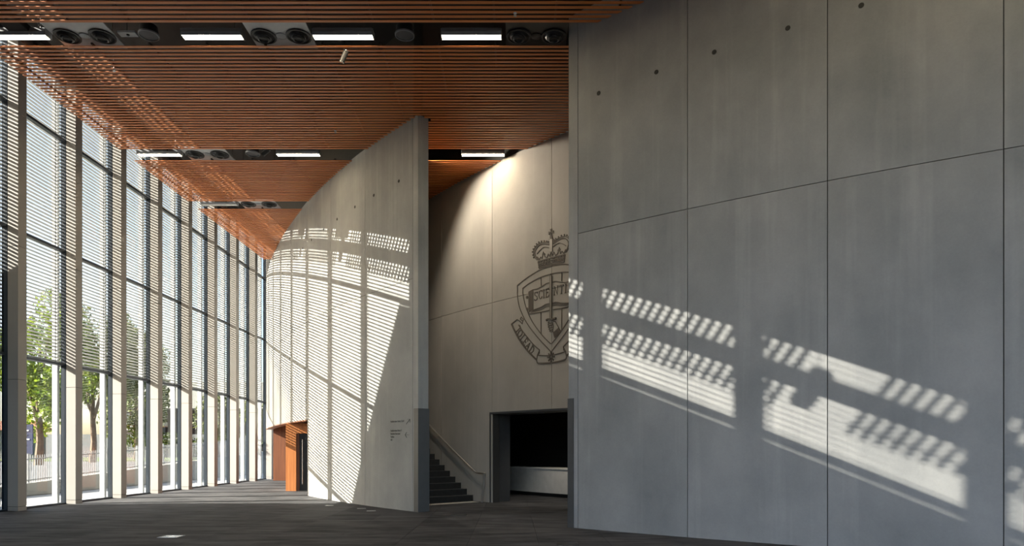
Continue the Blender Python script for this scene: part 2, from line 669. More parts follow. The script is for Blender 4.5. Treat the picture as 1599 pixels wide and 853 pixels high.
for i, px in enumerate((843, 873)):
    s = drum_hit(px, -5.2)
    p = drum(s, -5.2)
    dl = thing('downlight', (p.x, p.y, 3.2), ['small round downlight in the servery ceiling, left one', 'small round downlight in the servery ceiling, right one'][i], 'light', 'servery downlights')
    MB().lathe((p.x, p.y, 3.17), [(0.06, 0.03), (0.06, 0.0), (0.045, 0.0), (0.045, 0.02)], 16, cap=False).obj('rim', 'grey', dl)
    MB().lathe((p.x, p.y, 3.185), [(0.044, 0.0), (0.044, 0.01)], 16).obj('lens', 'down', dl)
    ld = bpy.data.lights.new('downlight_beam', 'SPOT')
    ld.energy = 45
    ld.spot_size = radians(95)
    ld.spot_blend = 0.6
    ld.color = (1, 0.9, 0.75)
    lo = bpy.data.objects.new('downlight_beam', ld)
    lo.location = (0, 0, -0.06)
    lo.parent = dl
    C.objects.link(lo)

# rear wall with glazing added for fill light; side wall, far end
wz = tag(MB().box(-13.1, 14.2, -6.3, -6.1, 0, 0.4).box(-13.1, 14.2, -6.3, -6.1, ZC + 0.6, ZS).obj('wall_fill_glazing', 'conc_dk'), kind='structure')
for i in range(9):
    x_ = -13.0 + 3.4 * i
    MB().box(x_ - 0.05, x_ + 0.05, -6.28, -6.12, 0.4, ZC + 0.6).obj('mullion', 'mullion', wz)
    if i < 8:
        MB().box(x_ + 0.05, x_ + 3.35, -6.22, -6.2, 0.4, ZC + 0.6).obj('pane', 'glass', wz)
tag(MB().box(14.0, 14.3, -9.0, 9.0, 0, ZS).obj('wall_side', 'conc_dk'), kind='structure')
tag(MB().box(-12.9, -8.0, 36.6, 36.9, 0, ZS).obj('wall_far', 'render'), kind='structure')

# ------------------------------------------------------------------ ceiling: slab, timber slats, carriers
ce = MB().box(-13.3, 14.2, -9.3, 36.9, ZS, ZS + 0.35).obj('ceiling', 'plenum')
tag(ce, kind='structure')
PITCH = 0.1378
XE = -11.0
bands = [(2.8, 7.76), (8.48, 13.49), (14.21, 19.17), (19.87, 23.2), (23.9, 30.3)]
def slat(x0, x1, y):
    MB().box(x0, x1, y, y + 0.068, ZC, ZC + 0.013).obj('slat', 'slat', ce)
for y0, y1 in bands:
    n = round((y1 - y0) / PITCH)
    for k in range(n):
        y = y0 + (y1 - y0) * k / n + 0.03
        if y < 13.72:
            slat(XE, min(drum_x(y, 0.0) - 0.02, 13.9), y)
        elif y < drum(SM + 0.24, 0).y - 0.1:
            slat(XE, drum_x(y, W3) - 0.02, y)
        else:
            xw = drum_x(y, 0.0)
            if xw - 0.02 > XE + 0.2:
                slat(XE, xw - 0.02, y)
            if y < 24.2:
                pA, pB = drum(SM + 0.26, 0.02), drum(SM + 0.26, -0.34)
                if y + 0.03 < pB.y:
                    xr = pA.x + (pB.x - pA.x) * max(0.0, (y - pA.y) / (pB.y - pA.y)) + 0.03
                else:
                    xr = drum_x(y, -0.34) + 0.02
                slat(xr, drum_x(y, W3) - 0.02, y)
for x in [-10.75, -9.95, -8.75, -7.55, -6.35, -5.15, -3.95, -2.75, -1.55, -0.35, 0.85, 2.05]:
    for y0, y1 in bands:
        y = y1
        if drum_x(y, 0.0) < x + 0.1 and y > 17:
            while drum_x(y, 0.0) < x + 0.1 and y > y0 + 0.3: y -= 0.1
        if y < 14 and drum_x(y, 0.0) < x + 0.1:
            while drum_x(y, 0.0) < x + 0.1 and y > y0 + 0.3: y -= 0.1
        if y - y0 > 0.5:
            MB().box(x - 0.02, x + 0.02, y0, y, ZC + 0.026, ZC + 0.06).obj('carrier', 'black', ce)
# edge beam in the ceiling void and cross beams over the slots
MB().box(-10.2, -9.8, 2, 31, ZC + 0.07, ZC + 0.20).obj('void_beam', 'plenum', ce)

# ------------------------------------------------------------------ glazed front: columns, windows, blinds
XR, XL = -12.64, -12.95          # room face and glass side of the columns
BAY = 2.303
YC = lambda k: 17.47 + BAY * k   # camera-facing side of column k (0 = the first one in the picture)
CD = 0.31
RK = 0.06     # the camera-facing side is turned a little to the glass
KMIN, KMAX = -8, 8
TR = [4.04, 7.34, 10.55]
cz = [0.0, 0.11, 3.38, 6.80, 10.2, ZS]
col0 = thing('column', (XR - 0.155, YC(0), 0))
for a, b in zip(cz[:-1], cz[1:]):
    MB().prism([(XL, YC(0) + RK), (XR, YC(0)), (XR, YC(0) + CD), (XL, YC(0) + CD)], a + (0.006 if a else 0), b - 0.006, 'xy').obj('cladding_panel', 'clad', col0)
MB().prism([(XL + 0.012, YC(0) + RK + 0.010), (XR - 0.012, YC(0) + 0.018), (XR - 0.012, YC(0) + CD - 0.012), (XL + 0.012, YC(0) + CD - 0.012)], 0, ZS, 'xy').obj('core', 'joint', col0)
MB().prism([(XL - 0.46, YC(0) + 0.13), (XL - 0.29, YC(0) + 0.10), (XL - 0.29, YC(0) + 0.20), (XL - 0.46, YC(0) + 0.23)], 0, ZS, 'xy').obj('outer_fin', 'fin', col0)
for k in range(KMIN, KMAX + 1):
    c = col0 if k == 0 else dup(col0, (XR - 0.155, YC(k), 0))
    if k < 0:
        tag(c, 'white clad column of the glazed front, beyond the left edge of the photo', 'column', 'columns along the glazed front')
    else:
        tag(c, 'tall white clad column along the glazed front, %s from the left edge of the photo' % ORD[k], 'column', 'columns along the glazed front')

tag(MB().box(XL - 0.16, XL - 0.03, -6, 36.5, 12.18, ZS).obj('trim_1', 'mullion'), kind='structure')  # unseen spandrel, added as a blocker where the sun dots end
BX = XL - 0.215          # centre line of the blinds
blen = BAY - 0.02
NS = 83
slat_me = MB().prism([(-0.040, -0.011), (-0.036, -0.001), (-0.015, 0.013), (0.008, 0.016), (0.030, 0.005), (0.040, -0.008), (0.038, -0.014), (0.010, 0.008), (-0.014, 0.006), (-0.036, -0.014)], 0.0, blen, 'xz')
slat_me.v = [(x, y, z + 0.17 * x) for x, y, z in slat_me.v]     # outer edge tipped down
slat_mesh = slat_me.mesh('slat', 'blind')
for k in range(KMIN, KMAX):
    y0, y1 = YC(k) + RK + 0.06, YC(k + 1) + RK - 0.06
    n = k - KMIN + 1
    w = thing('window_%d' % n, (XL - 0.1, y0, 0), kind='structure')
    MB().box(XL - 0.16, XL - 0.02, YC(k + 1) + RK + 0.004, YC(k + 1) + RK + 0.064, 0, ZS).obj('mullion', 'mullion', w)
    zz = [0.04] + TR + [ZS]
    for a, b in zip(zz[:-1], zz[1:]):
        MB().box(XL - 0.108, XL - 0.096, y0 - 0.05, y1 + 0.06, a, b).obj('pane', 'glass_front', w)
    for z in TR:
        MB().box(XL - 0.16, XL - 0.03, y0 + 0.01, y1 + 0.06, z - 0.035, z + 0.035).obj('transom', 'mullion', w)
    MB().box(XL - 0.16, XL - 0.03, y0 + 0.01, y1 + 0.06, 0, 0.04).obj('sill', 'mullion', w)
    yb = YC(k) + RK + 0.01
    lab = ('pale louvre blind hung outside the glass right of the %s column from the left' % ORD[k]) if k >= 0 else (
        'pale louvre blind at the left edge of the photo, left of the first column' if k == -1 else 'pale louvre blind of a window beyond the left edge of the photo')
    bl = thing('louvre_blind', (BX, yb, TR[0]), lab, 'blind', 'louvre blinds of the glazed front')
    if k >= -1:
        for i in range(NS):
            inst('slat', slat_mesh, (0, 0, 0.10 + 0.1 * i), bl)
    else:
        mb = MB()
        for i in range(NS):
            mb.add([(v[0] + BX, v[1] + yb, v[2] + TR[0] + 0.10 + 0.1 * i) for v in slat_me.v], slat_me.f)
        tag(mb.obj('slats', 'blind', bl), kind='stuff')
    for yy in (yb + 0.12, yb + blen - 0.2):
        MB().box(BX + 0.043, BX + 0.048, yy - 0.012, yy + 0.012, TR[0] + 0.04, ZS).obj('tape', 'mullion', bl)
    MB().box(BX - 0.03, BX + 0.03, yb, yb + blen, TR[0] - 0.03, TR[0] + 0.03).obj('bottom_rail', 'mullion', bl)

# ------------------------------------------------------------------ far doors under the lifted wall
lb = thing('timber_door_lobby', (-7.5, 25.8, 0), 'orange timber lobby wall with a black door, at the far end', 'door lobby')
MB().box(-8.55, -8.16, 25.80, 26.05, 0, 2.555).obj('post', 'timber', lb)
MB().box(-8.16, -5.6, 25.80, 26.05, 2.18, 2.555).obj('header', 'timber', lb)
MB().box(-6.9, -5.6, 25.80, 26.05, 0, 2.18).obj('side_panel', 'timber', lb)
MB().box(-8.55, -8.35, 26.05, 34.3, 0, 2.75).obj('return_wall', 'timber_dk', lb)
MB().box(-8.16, -8.06, 25.86, 26.02, 0, 2.18).obj('door_frame', 'timber_dk', lb)
d = MB().box(-8.06, -6.9, 25.90, 25.96, 0.01, 2.17).obj('door', 'black', lb)
hb = MB().tube([(-7.93, 25.83, 0.25), (-7.93, 25.83, 1.95)], 0.018, 10)
hb.bar((-7.93, 25.83, 0.5), (-7.93, 25.92, 0.5), 0.02).bar((-7.93, 25.83, 1.7), (-7.93, 25.92, 1.7), 0.02)
hh = hb.obj('pull_handle', 'chrome', d, True)
hh['label'] = 'long vertical chrome pull handle'
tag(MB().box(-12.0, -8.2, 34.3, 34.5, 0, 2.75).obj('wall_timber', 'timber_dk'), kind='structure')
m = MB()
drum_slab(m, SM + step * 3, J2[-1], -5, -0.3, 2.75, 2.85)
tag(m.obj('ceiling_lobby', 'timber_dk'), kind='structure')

# ------------------------------------------------------------------ stair and handrail
s_first = drum_hit(739.5, W3)
R3 = DR + W3
going = 0.32 * DR / R3
RIS = 0.178
st = thing('staircase', (*drum(s_first, -1.9), 0), 'dark carpeted stair climbing behind the end of the sunlit wall', 'stairs')
for i in range(12):
    a = s_first - going * i
    m = MB()
    drum_slab(m, a - going - (0 if i < 11 else 2.0), a, W3 + 0.01, -0.34, 0 if i < 3 else RIS * (i - 2), RIS * (i + 1))
    sp = m.obj('step', 'stair', st)
    m = MB()
    drum_slab(m, a - 0.05, a + 0.004, W3 + 0.01, -0.34, RIS * (i + 1) - 0.004, RIS * (i + 1) + 0.004)
    m.obj('nosing', 'nosing', sp)

def wpt(s, off, z):
    p = drum(s, off)
    return Vector((p.x, p.y, z))
hr = thing('handrail', tuple(wpt(drum_hit(755, W3), W3 + 0.1, 0)), 'metal handrail on the crest wall, rising with the stair', 'handrail')
sk = drum_hit(743.6, W3 + 0.09)
se = drum_hit(758, W3 + 0.09)
pts = [wpt(sk - 0.3 * i, W3 + 0.09, 0.88 + 0.3 * i * 0.178 / 0.32 * R3 / DR) for i in range(15, -1, -1)]
pts += [wpt(sk + 0.06, W3 + 0.09, 0.87), wpt(se - 0.04, W3 + 0.09, 0.87), wpt(se, W3 + 0.09, 0.85)]
MB().tube(pts, 0.024, 10).obj('rail', 'rail', hr, True)
MB().tube([wpt(se, W3 + 0.09, 0.86), wpt(se - 0.11, W3 + 0.12, 0.0)], 0.022, 10).obj('post', 'rail', hr, True)
MB().tube([wpt(se - 0.06, W3 + 0.09, 0.86), wpt(se - 0.16, W3 + 0.12, 0.0)], 0.016, 10).obj('post', 'rail', hr, True)
for i in (2, 5, 8, 11, 14):
    z = 0.88 + 0.3 * i * 0.178 / 0.32 * R3 / DR
    MB().tube([wpt(sk - 0.3 * i, W3 + 0.0, z - 0.08), wpt(sk - 0.3 * i, W3 + 0.09, z - 0.08), wpt(sk - 0.3 * i, W3 + 0.09, z - 0.01)], 0.009, 8).obj('bracket', 'rail', hr, True)

ts = thing('tactile_strip', tuple(wpt(s_first + 0.5, -1.9, 0)), 'strip of metal tactile studs at the foot of the stair', 'tactile strip')
m = MB(); drum_slab(m, s_first + 0.22, s_first + 0.62, W3 + 0.15, -0.4, 0.0, 0.006); m.obj('base_strip', 'nosing', ts)
m = MB()
for i in range(42):
    for j in range(6):
        p = drum(s_first + 0.25 + 0.066 * j, W3 + 0.22 + 0.064 * i)
        m.lathe((p.x, p.y, 0.005), [(0.019, 0), (0.013, 0.007)], 6)
tag(m.obj('studs', 'rail', ts), kind='stuff')

# ------------------------------------------------------------------ crest on the back wall
AX = drum_hit(861.3, W3)
def cuv(px, py):
    s = drum_hit(px, W3)
    p = drum(s, W3)
    return (s - AX, EYE + (701 - py) * p.y / FPX)
A = lambda zx, zy: cuv(780 + zx / 7.108, 345 + zy / 7.108)      # measured on the upper close-up
B = lambda zx, zy: cuv(780 + zx / 6.56, 450 + zy / 6.56)        # measured on the lower close-up
def stroke(mb, pts, w=0.022, d=0.014, closed=False):
    """a raised ribbon along a line drawn on the wall face"""
    P = [Vector(p) for p in pts]
    if closed: P.append(P[0])
    n = len(P)
    vs, fs = [], []
    for i, p in enumerate(P):
        if closed and i in (0, n - 1): t = (P[1] - P[-2])
        else: t = P[min(i + 1, n - 1)] - P[max(i - 1, 0)]
        t = t.normalized() if t.length > 1e-9 else Vector((1, 0))
        nn = Vector((-t.y, t.x)) * (w / 2)
        for q, o in ((p - nn, 0.0), (p + nn, 0.0), (p + nn, d), (p - nn, d)):
            r = wpt(AX + q.x, W3 + o - (0.004 if o == 0 else 0), q.y)
            vs.append(r)
    for i in range(n - 1):
        k = i * 4
        for j in range(4):
            fs.append((k + j, k + (j + 1) % 4, k + 4 + (j + 1) % 4, k + 4 + j))
    fs += [(0, 1, 2, 3), tuple(range(n * 4 - 1, n * 4 - 5, -1))]
    mb.add(vs, fs)
def smooth_line(pts, k=5):
    P = [Vector(p) for p in pts]
    out = []
    for i in range(len(P) - 1):
        p0, p1, p2, p3 = P[max(i - 1, 0)], P[i], P[i + 1], P[min(i + 2, len(P) - 1)]
        for j in range(k):
            t = j / k
            out.append(0.5 * ((2 * p1) + (p2 - p0) * t + (2 * p0 - 5 * p1 + 4 * p2 - p3) * t * t + (3 * p1 - p0 - 3 * p2 + p3) * t ** 3))
    out.append(P[-1])
    return [tuple(p) for p in out]
mir = lambda pts: [(-u, v) for u, v in pts]
def both(mb, pts, w=0.022, d=0.014, sm=True):
    q = smooth_line(pts) if sm else pts
    stroke(mb, q, w, d)
    stroke(mb, mir(q), w, d)
def disc(mb, c, r, d=0.016, n=10):
    vs = [wpt(AX + c[0] + r * cos(2 * pi * k / n), W3 - 0.003, c[1] + r * sin(2 * pi * k / n)) for k in range(n)]
    vs += [wpt(AX + c[0] + r * 0.8 * cos(2 * pi * k / n), W3 + d, c[1] + r * 0.8 * sin(2 * pi * k / n)) for k in range(n)]
    mb.add(vs, [tuple(range(n - 1, -1, -1)), tuple(range(n, 2 * n))] + [(k, (k + 1) % n, (k + 1) % n + n, k + n) for k in range(n)])

cr = thing('wall_crest', tuple(wpt(AX, W3, 3.9)), 'large shield crest with crown, book and sword set in the concrete wall', 'crest')
# shield
m = MB()
both(m, [A(203, 718), A(300, 640), A(400, 575), A(480, 532), A(578, 502)])
both(m, [A(203, 718), A(204, 800), B(187, 40), B(192, 110), B(212, 205), B(262, 320), B(330, 425), B(420, 535), B(480, 598), B(530, 652)])
both(m, [A(262, 748), A(350, 685), A(465, 625), A(578, 588)])
both(m, [A(262, 748), A(264, 820), B(242, 40), B(254, 115), B(285, 225), B(340, 345), B(430, 470), B(490, 535), B(530, 572)])
for pts in ([A(465, 628), A(467, 722)], [B(428, 246), B(430, 470)]):
    stroke(m, pts); stroke(m, mir(pts))
m.obj('shield_outline', 'crest', cr)
# book
m = MB()
both(m, [A(375, 765), A(430, 752), A(480, 725), A(530, 694), A(562, 688)], 0.02)
stroke(m, [A(375, 765), A(327, 792)], 0.02)
for t in range(9):
    f = t / 8
    stroke(m, [A(330 + 44 * f, 792 - 25 * f), B(305 + 44 * f, 246 - 22 * f)], 0.02, 0.012)
both(m, [B(350, 226), B(430, 196), B(480, 167), B(522, 160)], 0.02)
both(m, [B(340, 236), B(430, 208), B(480, 181), B(522, 174)], 0.016, 0.012)
both(m, [B(325, 248), B(430, 221), B(480, 195), B(522, 188)], 0.016, 0.012)
both(m, [B(305, 268), B(430, 246), B(480, 236), B(515, 228)], 0.02)
for c in (B(286, 95), B(286, 215)):
    disc(m, c, 0.045); disc(m, (-c[0], c[1]), 0.045)
both(m, [B(305, 246), B(305, 268)], 0.02, sm=False)
m.obj('book', 'crest', cr)
# lettering drawn as serif strokes
GL = {
    'S': [[(0.62, 0.80), (0.5, 0.97), (0.28, 1.0), (0.1, 0.86), (0.12, 0.66), (0.35, 0.53), (0.58, 0.40), (0.62, 0.18), (0.45, 0.01), (0.22, 0.02), (0.05, 0.2)], [(0.62, 0.76), (0.62, 0.98)], [(0.05, 0.24), (0.05, 0.02)]],
    'C': [[(0.72, 0.78), (0.58, 0.96), (0.38, 1.0), (0.14, 0.84), (0.05, 0.5), (0.14, 0.16), (0.38, 0.0), (0.58, 0.04), (0.72, 0.22)], [(0.72, 0.74), (0.72, 0.98)]],
    'I': [[(0.15, 0), (0.15, 1)], [(0, 0), (0.3, 0)], [(0, 1), (0.3, 1)]],
    'E': [[(0.12, 0), (0.12, 1)], [(0, 0), (0.62, 0), (0.62, 0.2)], [(0, 1), (0.6, 1), (0.6, 0.82)], [(0.12, 0.52), (0.45, 0.52)], [(0.45, 0.42), (0.45, 0.62)]],
    'N': [[(0.12, 0), (0.12, 1), (0.7, 0), (0.7, 1)], [(0, 0), (0.25, 0)], [(0, 1), (0.14, 1)], [(0.57, 1), (0.83, 1)]],
    'T': [[(0.38, 0), (0.38, 1)], [(0.02, 0.8), (0.02, 1), (0.74, 1), (0.74, 0.8)], [(0.24, 0), (0.52, 0)]],
    'A': [[(0.08, 0), (0.4, 1), (0.72, 0)], [(0.2, 0.34), (0.6, 0.34)], [(0, 0), (0.2, 0)], [(0.58, 0), (0.84, 0)]],
    'O': [[(0.4 + 0.36 * cos(a * pi / 7), 0.5 + 0.5 * sin(a * pi / 7)) for a in range(15)]],
    'L': [[(0.12, 0), (0.12, 1)], [(0, 0), (0.6, 0), (0.6, 0.22)], [(0, 1), (0.26, 1)]],
    'D': [[(0.12, 0), (0.12, 1)], [(0, 0), (0.35, 0), (0.62, 0.14), (0.74, 0.5), (0.62, 0.86), (0.35, 1), (0, 1)]],
}
GW = dict(S=0.68, C=0.76, I=0.3, E=0.66, N=0.83, T=0.76, A=0.84, O=0.8, L=0.62, D=0.78)
def letter(mb, ch, o, ux, uy, w=0.022):
    """ch at origin o with in-wall axes ux (advance) and uy (height)"""
    for ln in GL[ch]:
        stroke(mb, [(o[0] + ux[0] * a + uy[0] * b, o[1] + ux[1] * a + uy[1] * b) for a, b in ln], w, 0.013)
m = MB()
p0, p1 = B(362, 128), B(520, 84)
h = 0.225
x = -0.90
word = 'SCIENTIA'
starts = {0: B(360, 132), 1: B(404, 117), 2: B(450, 104), 3: B(476, 98)}
for i in range(4):
    letter(m, word[i], starts[i], (h * 0.9, h * 0.10), (0, h))
x = 0.10
for ch in word[4:]:
    letter(m, ch, (x, starts[3][1] + 0.02), (h * 0.9, 0), (h * 0.06, h))
    x += GW[ch] * h * 0.9 + 0.05
lt = m.obj('lettering', 'crest', cr)
# sword
m = MB()
tip, gd = A(578, 603), B(535, 312)
stroke(m, [(0.0, tip[1]), (0.0, gd[1])], 0.062, 0.03)
m.obj('sword_blade', 'crestlt', cr)
m = MB()
for sx in (-1, 1):
    stroke(m, [(sx * 0.036, tip[1] - 0.03), (sx * 0.036, gd[1])], 0.012, 0.032)
stroke(m, [(-0.036, tip[1] - 0.03), (0, tip[1] + 0.02), (0.036, tip[1] - 0.03)], 0.012, 0.032)
stroke(m, smooth_line([B(488, 330), B(505, 320), B(535, 322), B(562, 318), B(582, 308)]), 0.045, 0.035)
for c in (B(490, 328), B(580, 312)):
    disc(m, c, 0.035, 0.036)
m.obj('sword_guard', 'crest', cr)
# hand and cuff
m = MB()
for (ax, ay), (bx, by) in (((508, 352), (548, 348)), ((506, 374), (550, 372)), ((508, 397), (550, 396)), ((515, 420), (550, 420)), ((522, 440), (552, 440))):
    stroke(m, smooth_line([B(ax + 4, ay - 6), B(ax - 4, ay + 3), B(ax + 10, ay + 10), B(bx, by + 6)]), 0.02)
stroke(m, smooth_line([B(548, 338), B(575, 345), B(596, 380), B(612, 408)]), 0.02)
stroke(m, smooth_line([B(548, 352), B(556, 392), B(550, 440), B(562, 462)]), 0.02)
for t in range(6):
    f = t / 5
    stroke(m, [B(555 + 14 * f, 462 + 46 * f), B(612 + 24 * f, 410 + 34 * f)], 0.022, 0.02)
m.obj('hand_and_cuff', 'crest', cr)
# crown
m = MB()
both(m, [A(556, 266), A(500, 257), A(450, 268), A(415, 303), A(397, 352), A(408, 400), A(432, 432)], 0.026)
both(m, [A(556, 248), A(500, 240), A(444, 252), A(402, 292), A(382, 348), A(394, 404), A(420, 436)], 0.016)
both(m, [A(420, 368), A(450, 332), A(490, 297), A(525, 293), A(560, 302)], 0.018)
pearl = smooth_line([A(548, 232), A(500, 226), A(440, 238), A(394, 284), A(370, 346), A(384, 408)], 4)
for c in pearl[::2]:
    disc(m, c, 0.026); disc(m, (-c[0], c[1]), 0.026)
both(m, [A(432, 452), A(500, 432), A(578, 412)], 0.024)
both(m, [A(436, 482), A(500, 462), A(578, 442)], 0.016)
both(m, [A(440, 512), A(500, 492), A(578, 470)], 0.016)
both(m, [A(442, 528), A(500, 508), A(578, 486)], 0.026)
both(m, [A(432, 452), A(442, 528)], 0.024, sm=False)
for i in range(7):
    f = i / 7
    c = A(448 + 130 * f, 497 - 40 * f)
    disc(m, c, 0.034); disc(m, (-c[0], c[1]), 0.034)
    c = A(446 + 130 * f, 462 - 38 * f)
    disc(m, c, 0.026); disc(m, (-c[0], c[1]), 0.026)
both(m, [A(424, 402), A(446, 432), A(462, 402), A(476, 420), A(492, 345), A(508, 400), A(530, 412), A(546, 368), A(562, 398), A(578, 338)], 0.03, sm=False)
both(m, [A(478, 372), A(508, 366)], 0.026, sm=False)
m.obj('crown', 'crest', cr)
m = MB()
ct0, ct1 = A(578, 205), A(578, 345)
stroke(m, [(0, ct0[1]), (0, ct1[1])], 0.105, 0.022)
m.obj('crown_post', 'crestlt', cr)
m = MB()
cx = A(578, 130)
for k in range(4):
    a = k * pi / 2
    stroke(m, [(cx[0] + 0.02 * cos(a), cx[1] + 0.02 * sin(a)), (cx[0] + 0.075 * cos(a), cx[1] + 0.075 * sin(a))], 0.035, 0.02)
    stroke(m, [(cx[0] + 0.08 * cos(a) - 0.035 * sin(a), cx[1] + 0.08 * sin(a) + 0.035 * cos(a)), (cx[0] + 0.08 * cos(a) + 0.035 * sin(a), cx[1] + 0.08 * sin(a) - 0.035 * cos(a))], 0.03, 0.02)
disc(m, A(578, 183), 0.055, 0.02, 12)
stroke(m, [A(556, 208), A(600, 196)], 0.02)
m.obj('crown_cross', 'crest', cr)
# ribbon
m = MB()
both(m, [B(125, 370), B(150, 425), B(205, 530), B(290, 645), B(385, 742)], 0.026)
both(m, [B(135, 368), B(160, 425), B(215, 530), B(298, 642), B(388, 732)], 0.012)
both(m, [B(200, 378), B(240, 440), B(310, 530), B(362, 590), B(415, 636)], 0.026)
both(m, [B(125, 370), B(185, 322), B(212, 338), B(236, 366), B(243, 340), B(218, 318), B(228, 296), B(248, 318), B(243, 340)], 0.022, sm=False)
both(m, [B(385, 742), B(392, 690), B(415, 636), B(412, 668), B(392, 690)], 0.024, sm=False)
both(m, [B(392, 688), B(450, 692), B(530, 692)], 0.026)
both(m, [B(385, 742), B(398, 772), B(450, 776), B(530, 772)], 0.026)
both(m, [B(400, 762), B(450, 766), B(530, 762)], 0.012)
m.obj('ribbon', 'crest', cr)
m = MB()
path = [B(170, 420), B(206, 478), B(246, 530), B(289, 582), B(330, 628)]
wordp = ['T', 'O', 'L', 'E', 'A', 'D']
pos = [B(168, 425), B(184, 464), B(215, 522), B(240, 560), B(266, 600), B(304, 645)]
for i, ch in enumerate(wordp):
    a = radians([-63, -60, -56, -53, -49, -45][i])
    hh_, ww = 0.215, 0.2
    letter(m, ch, pos[i], (cos(a) * ww, sin(a) * ww), (-sin(a) * hh_, cos(a) * hh_), 0.026)
m.obj('motto_lettering', 'crest', cr)
m = MB()
sc_ = (0.0, B(530, 707)[1])
for k in range(8):
    a = k * pi / 4
    stroke(m, [(sc_[0] + 0.03 * cos(a), sc_[1] + 0.03 * sin(a)), (sc_[0] + 0.14 * cos(a), sc_[1] + 0.14 * sin(a))], 0.035, 0.024)
stm = m.obj('star', 'crest', cr)

# ------------------------------------------------------------------ wayfinding text on the middle wall
def text_on_wall(name, body, px, py, size, parent, width_px=None):
    cu = bpy.data.curves.new('t', 'FONT')
    cu.body = body
    cu.size = size
    cu.offset = size * 0.012
    ob = bpy.data.objects.new('t', cu)
    C.objects.link(ob)
    bpy.context.view_layer.update()
    me = bpy.data.meshes.new_from_object(ob.evaluated_get(bpy.context.evaluated_depsgraph_get()))
    bpy.data.objects.remove(ob)
    s0 = drum_hit(px, 0.0)
    p = drum(s0, 0.0)
    z0 = EYE + (701 - py) * p.y / FPX
    k = 1.0
    if width_px:
        wm_ = max(v.co.x for v in me.vertices)
        k = (drum_hit(px + width_px, 0.0) - s0) / wm_
    bm = bmesh.new()
    bm.from_mesh(me)
    bpy.data.meshes.remove(me)
    r = bmesh.ops.extrude_face_region(bm, geom=bm.faces[:])
    up = {v for v in r['geom'] if isinstance(v, bmesh.types.BMVert)}
    mb = MB()
    bm.verts.index_update()
    vs = []
    for v in bm.verts:
        vs.append(wpt(s0 + v.co.x * k, 0.004 if v in up else 0.0005, z0 + v.co.y))
    bm.verts.ensure_lookup_table()
    mb.add(vs, [tuple(q.index for q in f.verts) for f in bm.faces])
    bm.free()
    return mb.obj(name, 'ink', parent)
sg = thing('wayfinding_lettering', tuple(wpt(drum_hit(620, 0), 0.0, 1.7)), 'black wayfinding text and arrows on the sunlit concrete wall', 'sign')
text_on_wall('text_line', 'Auditorium Entry 2,3,4', 610.4, 660.0, 0.066, sg, 21)
text_on_wall('text_line', 'Auditorium Entry 1', 610.4, 674.2, 0.066, sg, 17)
text_on_wall('text_line', 'Student Services', 610.4, 679.1, 0.066, sg, 15)
text_on_wall('text_line', 'Toilets', 610.4, 683.8, 0.066, sg, 5.6)
text_on_wall('text_line', 'Lift', 610.4, 688.4, 0.066, sg, 2.8)
def wall_arrow(lines):
    mb = MB()
    for a, b in lines:
        pa, pb = drum_hit(a[0], 0), drum_hit(b[0], 0)
        za = EYE + (701 - a[1]) * drum(pa, 0).y / FPX
        zb = EYE + (701 - b[1]) * drum(pb, 0).y / FPX
        mb.bar(wpt(pa, 0.003, za), wpt(pb, 0.003, zb), 0.012, 0.006)
    mb.obj('arrow', 'ink', sg)
wall_arrow([((635.0, 662.5), (640.5, 655)), ((636.5, 655), (640.6, 654.8)), ((640.6, 654.8), (640.7, 659.8))])
wall_arrow([((633.3, 679.3), (639.5, 679.4)), ((633.3, 679.3), (635.6, 675.5)), ((633.3, 679.3), (635.6, 683.5))])

# ------------------------------------------------------------------ ceiling fittings in the slots
def ceiling_light(x, y, label, lit=True):
    t = thing('ceiling_light', (x, y, ZC + 0.04), label, 'light', 'linear lights in the ceiling slots')
    MB().box(x - 0.60, x + 0.60, y - 0.075, y + 0.075, ZC + 0.02, ZC + 0.045).obj('diffuser', 'lamp' if lit else 'lampoff', t)
    MB().prism([(y - 0.13, ZC + 0.07), (y - 0.08, ZC + 0.02), (y - 0.078, ZC + 0.046), (y + 0.078, ZC + 0.046), (y + 0.08, ZC + 0.02), (y + 0.13, ZC + 0.07), (y + 0.10, ZC + 0.16), (y - 0.10, ZC + 0.16)], x - 0.6, x + 0.6).obj('housing', 'grey', t)
    for s in (-1, 1):
        MB().box(x + s * 0.61 - 0.01, x + s * 0.61 + 0.01, y - 0.10, y + 0.10, ZC + 0.015, ZC + 0.15).obj('end_cap', 'grey', t)
    for s in (-1, 1):
        MB().tube([(x + s * 0.45, y, ZC + 0.15), (x + s * 0.45, y, ZS)], 0.006, 6).obj('hanger', 'black', t)
    return t
YL = [13.97, 19.57, 23.58]
for x_ in (-10.1, -6.12, -3.45, -0.83, 1.9, 4.6, 7.3):
    ceiling_light(x_, 8.24, 'lit linear ceiling light in a slot above the top edge of the photo')
ceiling_light(-10.1, YL[0], 'lit linear ceiling light at the left edge of the nearest slot')
ceiling_light(-6.12, YL[0], 'lit linear ceiling light in the nearest slot, second from the left')
ceiling_light(-3.45, YL[0], 'lit linear ceiling light in the nearest slot, above the small spotlight')
ceiling_light(-0.83, YL[0], 'lit linear ceiling light in the nearest slot, nearest the grey wall')
ceiling_light(-10.1, YL[1], 'lit linear ceiling light in the second slot, beside the louvre blinds')
ceiling_light(-6.12, YL[1], 'lit linear ceiling light in the second slot, beside the sunlit wall')
ceiling_light(-0.83, YL[1], 'lit linear ceiling light above the crest wall')
ceiling_light(-10.1, YL[2], 'unlit linear ceiling light in the farthest slot', False)

